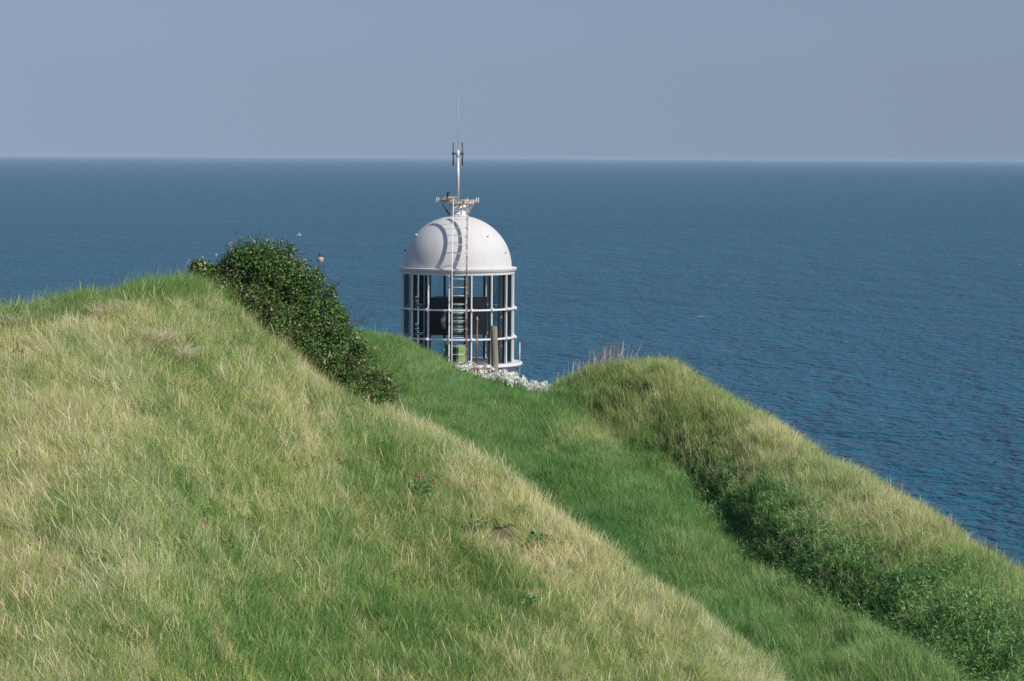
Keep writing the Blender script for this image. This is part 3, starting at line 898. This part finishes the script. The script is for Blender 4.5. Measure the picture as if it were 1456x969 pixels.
def make_bush(name, label, circ, Yb, nleaf, nbloss, ntwig, seed, leaf=.062):
    g = np.random.default_rng(seed)
    c0 = at(circ[0][0], circ[0][1], Yb)
    org = Vector((c0.x, Yb, gz(c0.x, Yb)))
    root = thing(name, label, 'bush', org)
    els = []
    for (cx, cy, r_, *yo) in circ:
        q = at(cx, cy, Yb + (yo[0] if yo else 0)) - org; rm = r_ * Yb / F
        els.append(((q.x, q.y, q.z), (rm, rm * 1.15, rm)))
        for k_ in range(6):   # knobbly sub-clumps
            d = Vector(g.normal(0, 1, 3)).normalized(); d.z = abs(d.z)
            els.append((tuple(Vector((q.x, q.y, q.z)) + d * rm * (.7 + .35 * g.random())), (rm * (.22 + .22 * g.random()),) * 3))
    P, Nn = ellip_pts(els, nleaf, g)
    h = height(P[:, 0] + org.x, P[:, 1] + org.y) - org.z
    lump = vnoise(P[:, 0] * 4.5 + 50, P[:, 2] * 4.5 + 50, 700 + seed) * .6 + vnoise(P[:, 1] * 6 + 50, P[:, 0] * 6 + 80, 710 + seed) * .4
    ok = (P[:, 2] > h - .02) & (g.random(len(P)) < sstep(.15, .60, lump) + .25)
    Nn = Nn + np.array([0, 0, .5])
    leaf_obj('foliage', [leaves(P[ok], Nn[ok], leaf, leaf * .62, g, .55)], M['bush'], root)
    # blossom: small groups of petals on the outside, mostly the top
    P, Nn = ellip_pts(els, nbloss * 6, g, .05)
    h = height(P[:, 0] + org.x, P[:, 1] + org.y) - org.z
    ok = (P[:, 2] > h + .15) & (Nn[:, 2] + .9 * g.random(len(P)) - .6 * (P[:, 0] > .25) > .6) & (Nn[:, 1] < .5)
    P, Nn = P[ok][:nbloss], Nn[ok][:nbloss]
    P = np.repeat(P + Nn * .02, 7, 0) + g.normal(0, .016, (len(P) * 7, 3)); Nn = np.repeat(Nn, 7, 0)
    if len(P): leaf_obj('blossom', [leaves(P, Nn, .026, .024, g, .6)], M['petal'], root)
    mb = MB(); lp = []; ln = []
    for k_ in range(ntwig):
        e = els[g.integers(0, len(els))]
        a = Vector(e[0]); d = Vector((g.normal(.25, .5), g.normal(-.1, .4), abs(g.normal(.8, .35)))).normalized()
        L_ = max(e[1]) * (.9 + .3 * g.random()) + .10 * g.random()
        bend = Vector((g.normal(.14, .16), g.normal(0, .15), g.normal(-.05, .10)))
        pts = [a + d * L_ * f_ + bend * f_ * f_ for f_ in (0, .35, .7, 1)]
        mb.tube(pts, [.009, .007, .005, .003], 5)
        for f_ in (.55, .63, .7, .75, .8, .85, .9, .95, 1):
            q = a + d * L_ * f_ + bend * f_ * f_; lp.append(q); ln.append(d)
    base = Vector((0, 0, 0))
    for cx, cy, r_, *yo in circ:
        q = at(cx, cy, Yb + (yo[0] if yo else 0)) - org
        b0 = Vector((q.x, q.y, gz(q.x + org.x, q.y + org.y) - org.z - .1))
        for k_ in range(4):
            e = q + Vector(g.normal(0, r_ * Yb / F * .5, 3))
            mb.tube([b0, (b0 + e) / 2 + Vector(g.normal(0, .05, 3)), e], [.025, .016, .008], 5)
    mb.build('stems', M['twig'], root)
    leaf_obj('twig_leaves', [leaves(np.array(lp), np.array(ln), leaf * .6, leaf * .35, g, .8)], M['bush'], root)
    return root


make_bush('bramble_bush', 'large dark green bramble bush with pale blossom on the shoulder of the near hill',
          [(312, 396, 20), (336, 388, 30), (360, 378, 38), (384, 380, 38), (404, 400, 40), (424, 420, 42), (440, 442, 40), (456, 462, 38), (484, 494, 32), (512, 520, 26), (540, 546, 20), (553, 560, 12),
           (330, 410, 22, -.3), (366, 430, 28, -.4), (402, 452, 28, -.4), (310, 414, 18, -.8), (348, 436, 24, -.9), (392, 464, 28, -1.0), (430, 494, 28, -1.0), (468, 522, 26, -1.0), (505, 544, 22, -.9), (535, 560, 16, -.8)], 50.4, 60000, 150, 230, 5, .046)
make_bush('bramble_bush', 'small straggly bush with pinkish blossom just left of the large bush',
          [(281, 384, 13), (296, 390, 11)], 49.6, 900, 16, 9, 6)

# ------------------------------------------------------------------ flowers
def flower_head(g, r_, n, mat, name, parent, loc):
    d = g.normal(0, 1, (n, 3)); d /= np.linalg.norm(d, axis=1, keepdims=True)
    P = d * r_ * (.55 + .45 * g.random((n, 1))) * np.array([1, 1, 1.2])
    o = link(name, proto(name, [leaves(P, d, r_ * .5, r_ * .45, g, .4)], mat), None, parent, loc)
    return o


def make_flower(name, label, group, mat, seed, nh, hh, hr, cat='flower', spreadr=.16):
    g = np.random.default_rng(seed)
    root = thing(name, label, cat, (0, 0, 0), group)
    mb = MB(); lp = []
    tips = []
    for k_ in range(nh):
        a = g.random() * 6.28; r_ = spreadr * math.sqrt(g.random())
        tip = Vector((r_ * math.cos(a), r_ * math.sin(a), hh * (.6 + .45 * g.random())))
        b0 = tip * .25; b0.z = -.05
        mb.tube([b0, (b0 + tip) / 2 + Vector((0, 0, .03)), tip], [.008, .006, .005], 5)
        tips.append(tip)
        for f_ in (.2, .35, .5, .65, .8):
            lp.append(b0 + (tip - b0) * f_)
    st_ = mb.build('stems', M['leaf'], root)
    gl_ = np.random.default_rng(seed + 1)
    lp = np.repeat(np.array(lp), 2, 0)
    leaf_obj('leaves', [leaves(lp, np.tile([0, 0, 1.0], (len(lp), 1)), .09, .03, gl_, .5)], M['leaf'], root)
    for tip in tips:
        flower_head(g, hr * (.8 + .4 * g.random()), 46, mat, 'flower_head', root, tip)
    return root


def copy_tree(o):
    c = o.copy(); COL.objects.link(c)
    for ch in o.children:
        d = ch.copy(); COL.objects.link(d); d.parent = c
        for gch in ch.children:
            e = gch.copy(); COL.objects.link(e); e.parent = d
    return c


def place(o, px, py, Y, rz, sc=1.0):
    """plant whose flower tops show around (px, py)"""
    p = at(px, py, Y); o.location = (p.x, p.y, gz(p.x, p.y)); o.rotation_euler = (0, 0, rz); o.scale = (sc,) * 3
    return o


WL = 'white flowering plant in the drift along the grassy lip before the lantern'
WG = 'white flowers along the grassy lip'
srcs = [make_flower('white_valerian', WL, WG, M['wpetal'], 300 + i, 4, .52, .092) for i in range(4)]
spots = [(652, 76.2), (662, 76.0), (672, 76.6), (682, 76.1), (692, 76.5), (701, 75.8), (711, 76.2), (720, 75.8), (728, 76.4), (735, 75.7), (743, 76.2), (750, 75.6), (757, 75.9),
         (664, 76.9), (688, 77.0), (706, 76.8), (724, 76.9), (739, 76.9), (763, 75.4), (768, 75.0), (773, 74.8), (776, 75.2), (747, 76.7), (716, 76.5), (730, 75.4), (755, 75.2), (766, 74.3), (772, 74.0), (776, 74.3), (758, 74.5)]
for i, (px_, Y_) in enumerate(spots):
    o = srcs[i] if i < 4 else copy_tree(srcs[i % 4])
    place(o, px_, 545, Y_, i * 1.3, .74 + .3 * ((i * 37) % 10) / 10)
RL = 'red flowering plant among the white flowers at the foot of the lantern'
rsrc = make_flower('red_valerian', RL, 'red flowers among the white ones', M['rpetal'], 340, 1, .58, .07, spreadr=.06)
for i, (px_, Y_) in enumerate(((649, 76.0), (674, 75.9), (681, 76.3), (688, 76.1))):
    o = rsrc if i == 0 else copy_tree(rsrc)
    place(o, px_, 545, Y_, i * 2.1, .75 + .1 * i)

# pink-flowered plant on the near slope
p = on_ground(592, 712)
pk = make_flower('pink_flower', 'low leafy plant with two pink flower heads alone on the near slope', None, M['ppetal'], 360, 2, .42, .038, spreadr=.05)
pk.location = p; pk.scale = (.85,) * 3
g = np.random.default_rng(366)
hd = [c for c in pk.children if c.name.startswith('flower_head')]
hd[0].location = (.06, -.1, .42); hd[1].location = (.30, -.1, .34)
for c in [c for c in pk.children if c.name.startswith('stems')]:
    bpy.data.objects.remove(c)
mb = MB()
for h_ in hd: mb.tube([(.02, -.02, -.05), (h_.location[0] * .6, -.06, .2), tuple(h_.location)], [.009, .007, .006], 6)
mb.build('stems', M['leaf'], pk)
P = g.normal(0, 1, (150, 3)) * np.array([.14, .12, .07]) + np.array([0, -.12, .2])
leaf_obj('leaf_rosette', [leaves(P, np.tile([0, -.4, 1.0], (150, 1)), .12, .042, g, .5)], M['leaf'], pk)

# small dark leafy plants on the near slope
for (px_, py_, lab, sc) in ((742, 742, 'small dark green leafy plant high on the strawy ridge', .7),
                            (768, 782, 'dark leafy plant beside bare brown earth on the near slope', .9),
                            (683, 764, 'dark leafy plant left of the bare brown earth on the near slope', .8),
                            (748, 872, 'dark leafy plant in the hollow low on the near slope', 1.1)):
    p = on_ground(px_, py_)
    root = thing('dock_plant', lab, 'plant', p)
    g = np.random.default_rng(int(px_))
    P = g.normal(0, 1, (34, 3)) * np.array([.09, .08, .04]) * sc + np.array([0, -.06, .2])
    leaf_obj('leaves', [leaves(P, np.tile([0, -.4, 1.0], (34, 1)), .11 * sc, .05 * sc, g, .5)], M['leaf'], root)
    MB().tube([(0, 0, -.05), (0, -.04, .2)], [.012, .006], 5).build('stem', M['leaf'], root)

# ------------------------------------------------------------------ dry stalks and tussocks
def stalks(name, label, px0, px1, Y, n, h, seed, lean=.25, w=.010):
    g = np.random.default_rng(seed)
    a = at((px0 + px1) / 2, 600, Y)
    root_z = gz(a.x, Y)
    halfw = (px1 - px0) / 2 * Y / F
    V, q, r_, nv = blades(n, .01, h * .45, h, w, .25, .18, seed, 5, True)
    off = np.stack([g.normal(0, halfw * .5, n), g.normal(0, .35, n)], -1)
    zz_ = height(a.x + off[:, 0], Y + off[:, 1]) - root_z
    V = V.reshape(n, nv, 3)
    V[:, :, 0] += off[:, :1] + lean * (V[:, :, 2] + .04) ** 1.0; V[:, :, 1] += off[:, 1:]; V[:, :, 2] += zz_[:, None]
    me = proto(name, [(V.reshape(-1, 3), q, r_, nv)], M['stalk'])
    o = link(name, me, loc=(a.x, Y, root_z))
    return tag(o, label, 'dry grass')


stalks('dry_stalks', 'tall pale dry stalks fanning up from the top of the right hill', 800, 900, 73.0, 150, 1.0, 401, .30, .0052)
stalks('dry_stalks', 'thin dry stalks on the right ridge just below its summit', 1165, 1215, 61.5, 24, .55, 402, .15, .0055)
stalks('dry_stalks', 'upright dry stalks halfway down the right ridge against the sea', 1245, 1300, 58.2, 34, .75, 403, .0, .0055)
stalks('dry_stalks', 'dry stalks on the lower right ridge above the strawy patch', 1320, 1375, 55.4, 30, .6, 404, .05, .0055)
stalks('dry_stalks', 'dry stalks at the photo\'s right edge on the lowest part of the ridge', 1395, 1456, 53.2, 34, .65, 405, .05, .0055)
stalks('dry_stalks', 'pale clump of dry grass on the summit of the right hill', 935, 985, 71.0, 60, .35, 406, .15, .0055)


def tussock(label, px, py, seed, w=.35):
    g = np.random.default_rng(seed)
    p = on_ground(px, py)
    V, q, r_, nv = blades(420, w * .75, .16, .42, .009, 1.4, .5, seed, 5)
    V[:, 0] += .35 * (V[:, 2] + .04); V[:, 1] -= .25 * np.maximum(V[:, 2], 0)
    o = link('straw_tussock', proto('straw_tussock', [(V, q, r_, nv)], M['straw']), loc=p)
    return tag(o, label, 'dry grass')


tussock('pale matted straw tussock at the far left of the near hill crest', 20, 466, 421, .32)
tussock('pale straw tussock under the green fringe left of the hill top', 78, 446, 422, .26)
tussock('pale straw tussock nearest the tall green fringe on the hill top', 136, 450, 423, .26)
tussock('tan matted straw tussock sprawling down the slope below the hill top', 222, 486, 424, .30)
tussock('lower end of the tan straw mat below the hill top', 250, 512, 425, .26)
tussock('pale straw tussock on the farther slope left of the dry stalks', 808, 566, 426, .25)

# ------------------------------------------------------------------ buoy and gull
D = 45 / .0344
p = at(455.5, 372, 1280.0)
k_ = (SEA_Z) / p.z
bp_ = Vector((p.x * k_, p.y * k_, SEA_Z))
pm = bp_.y / F
by = thing('buoy', 'orange and dark blue channel buoy floating on the sea right of the bush', 'buoy', bp_)
m_or = painted('buoy_orange', (.50, .31, .17), (.62, .42, .27), .5, 2)
m_bl = painted('buoy_blue', (.03, .07, .12), (.05, .10, .16), .5, 2)
MB().lathe([(0, -.6), (3.6 * pm, -.6), (4.4 * pm, 1 * pm), (4.6 * pm, 3.5 * pm), (3.9 * pm, 6.2 * pm), (0, 6.5 * pm)], 20).build('hull', m_or, by, True)
mb = MB()
for sx_ in (-1, 1):
    for sy_ in (-1, 1):
        mb.bar((sx_ * 3.2 * pm, sy_ * 3.2 * pm, 6.3 * pm), (sx_ * 1.6 * pm, sy_ * 1.6 * pm, 12.5 * pm), .2, .2, (1, 0, 0))
mb.lathe([(3.0 * pm, 7 * pm), (2.6 * pm, 11.5 * pm)], 8).build('tower', m_bl, by)
tm = MB().lathe([(1.9 * pm, 12.4 * pm), (0, 15.5 * pm)], 12)
tm.tube([(0, 0, 6.5 * pm), (0, 0, 19 * pm)], .5 * pm, 6).build('topmark', m_bl, by)

p = at(425.5, 335, 420.0)
gu = thing('gull', 'small white gull flying low over the sea right of the bush top', 'bird', p)
mb = MB().ball((0, 0, 0), .13, 10, 7, (1.9, .8, .8)).ball((.24, 0, .05), .075, 8, 6).tube([(.30, 0, .05), (.38, 0, .03)], [.02, .004], 5)
mb.tube([(-.2, 0, 0), (-.38, 0, .02)], [.07, .09], 6)
mb.build('body', M['white'], gu, True)
for s_ in (-1, 1):
    MB().add([(.12, s_ * .05, .04), (-.1, s_ * .05, .03), (-.12, s_ * .34, .26), (.06, s_ * .34, .27), (-.14, s_ * .66, .20), (-.06, s_ * .66, .21),
              (.12, s_ * .05, .065), (-.1, s_ * .05, .05), (-.12, s_ * .34, .28), (.06, s_ * .34, .29)],
             [(0, 1, 2, 3), (3, 2, 4, 5), (6, 9, 8, 7), (9, 5, 4, 8), (0, 3, 9, 6), (1, 7, 8, 2), (3, 5, 9), (2, 8, 4)]).build('wing', M['white'], gu)

# ------------------------------------------------------------------ haze
hx, hy0, hy1, hz0, hz1 = XE + 50, Y0E - 50, Y1E + 50, SEA_Z - 8, 3.5
hv = [(-hx, hy0, hz0), (hx, hy0, hz0), (hx, hy1, hz0), (-hx, hy1, hz0), (-hx, hy0, hz1), (hx, hy0, hz1), (hx, hy1, hz1), (-hx, hy1, hz1)]
m, nt, out = new_mat('sea_haze')
v = N(nt, 'ShaderNodeVolumePrincipled', inp={'Density': 3.6e-5, 'Color': (.53, .645, .775, 1), 'Anisotropy': -0.2})
nt.links.new(v.outputs[0], out.inputs['Volume'])
hz_o = link('haze', mesh_np('haze', hv, [(3, 2, 1, 0), (4, 5, 6, 7), (0, 1, 5, 4), (1, 2, 6, 5), (2, 3, 7, 6), (3, 0, 4, 7)]), m)
tag(hz_o, 'thin sea haze paling the water towards the horizon', 'haze', kind='stuff')

# ------------------------------------------------------------------ light
SUN_EL, SUN_AZ = 41.0, 57.0          # azimuth measured from behind the camera towards the right
sd = Vector((math.sin(R(SUN_AZ)) * math.cos(R(SUN_EL)), -math.cos(R(SUN_AZ)) * math.cos(R(SUN_EL)), math.sin(R(SUN_EL))))
sl = bpy.data.lights.new('sun', 'SUN'); sl.energy = 3.3; sl.angle = R(.53); sl.color = (1, .95, .88)
so = bpy.data.objects.new('sun', sl); COL.objects.link(so)
so.rotation_euler = sd.to_track_quat('Z', 'Y').to_euler()
wd_ = bpy.data.worlds.new('World'); scene.world = wd_; wd_.use_nodes = True
nt = wd_.node_tree; nt.nodes.clear()
sky = nt.nodes.new('ShaderNodeTexSky'); sky.sky_type = 'NISHITA'; sky.sun_disc = False
sky.sun_elevation = R(SUN_EL); sky.sun_rotation = math.atan2(sd.x, sd.y)
sky.altitude = 50; sky.air_density = 1.0; sky.dust_density = .6; sky.ozone_density = 2.5
bg = nt.nodes.new('ShaderNodeBackground'); bg.inputs['Strength'].default_value = .073
wo = nt.nodes.new('ShaderNodeOutputWorld')
tcw = nt.nodes.new('ShaderNodeTexCoord'); vmx = nt.nodes.new('ShaderNodeVectorMath'); vmx.operation = 'MAXIMUM'
vmx.inputs[1].default_value = (-2, -2, .03)
nt.links.new(tcw.outputs['Generated'], vmx.inputs[0]); nt.links.new(vmx.outputs[0], sky.inputs[0])
bw = nt.nodes.new('ShaderNodeRGBToBW'); tint = nt.nodes.new('ShaderNodeMix'); tint.data_type = 'RGBA'; tint.blend_type = 'MULTIPLY'
tint.inputs['Factor'].default_value = 1; tint.inputs['B'].default_value = (.765, 1.01, 1.42, 1)
blend = nt.nodes.new('ShaderNodeMix'); blend.data_type = 'RGBA'
sxyz = nt.nodes.new('ShaderNodeSeparateXYZ'); mr = nt.nodes.new('ShaderNodeMapRange')
mr.inputs['From Min'].default_value = .07; mr.inputs['From Max'].default_value = .35; mr.inputs['To Min'].default_value = .9; mr.inputs['To Max'].default_value = .15
nt.links.new(tcw.outputs['Generated'], sxyz.inputs[0]); nt.links.new(sxyz.outputs['Z'], mr.inputs['Value']); nt.links.new(mr.outputs[0], blend.inputs['Factor'])
nt.links.new(sky.outputs[0], bw.inputs[0]); nt.links.new(bw.outputs[0], tint.inputs['A'])
nt.links.new(sky.outputs[0], blend.inputs['A']); nt.links.new(tint.outputs['Result'], blend.inputs['B'])
hz_r = nt.nodes.new('ShaderNodeMapRange'); hz_r.interpolation_type = 'SMOOTHSTEP'   # dull haze low over the sea, brighter sky above
hz_r.inputs['From Min'].default_value = .06; hz_r.inputs['From Max'].default_value = .30; hz_r.inputs['To Min'].default_value = .66; hz_r.inputs['To Max'].default_value = 1.25
dim = nt.nodes.new('ShaderNodeVectorMath'); dim.operation = 'SCALE'
nt.links.new(sxyz.outputs['Z'], hz_r.inputs['Value']); nt.links.new(blend.outputs['Result'], dim.inputs[0]); nt.links.new(hz_r.outputs[0], dim.inputs['Scale'])
nt.links.new(dim.outputs[0], bg.inputs[0]); nt.links.new(bg.outputs[0], wo.inputs['Surface'])

# ------------------------------------------------------------------ camera and view
cam = bpy.data.cameras.new('camera'); cam.sensor_width = 36; cam.angle = HFOV
cam.clip_start = .1; cam.clip_end = 150000
co = bpy.data.objects.new('camera', cam); COL.objects.link(co)
co.matrix_world = CM.to_4x4()
scene.camera = co
scene.view_settings.view_transform = 'Standard'; scene.view_settings.look = 'None'
scene.view_settings.exposure = .30; scene.view_settings.gamma = 1; scene.view_settings.use_curve_mapping = False
cy = scene.cycles
cy.transparent_max_bounces = 16; cy.max_bounces = 6; cy.diffuse_bounces = 2; cy.glossy_bounces = 3; cy.transmission_bounces = 4; cy.volume_bounces = 1
cy.use_denoising = True; cy.denoiser = 'OPENIMAGEDENOISE'; cy.denoising_input_passes = 'RGB_ALBEDO_NORMAL'; cy.denoising_prefilter = 'NONE'; cy.sample_clamp_direct = 4; cy.sample_clamp_indirect = 2
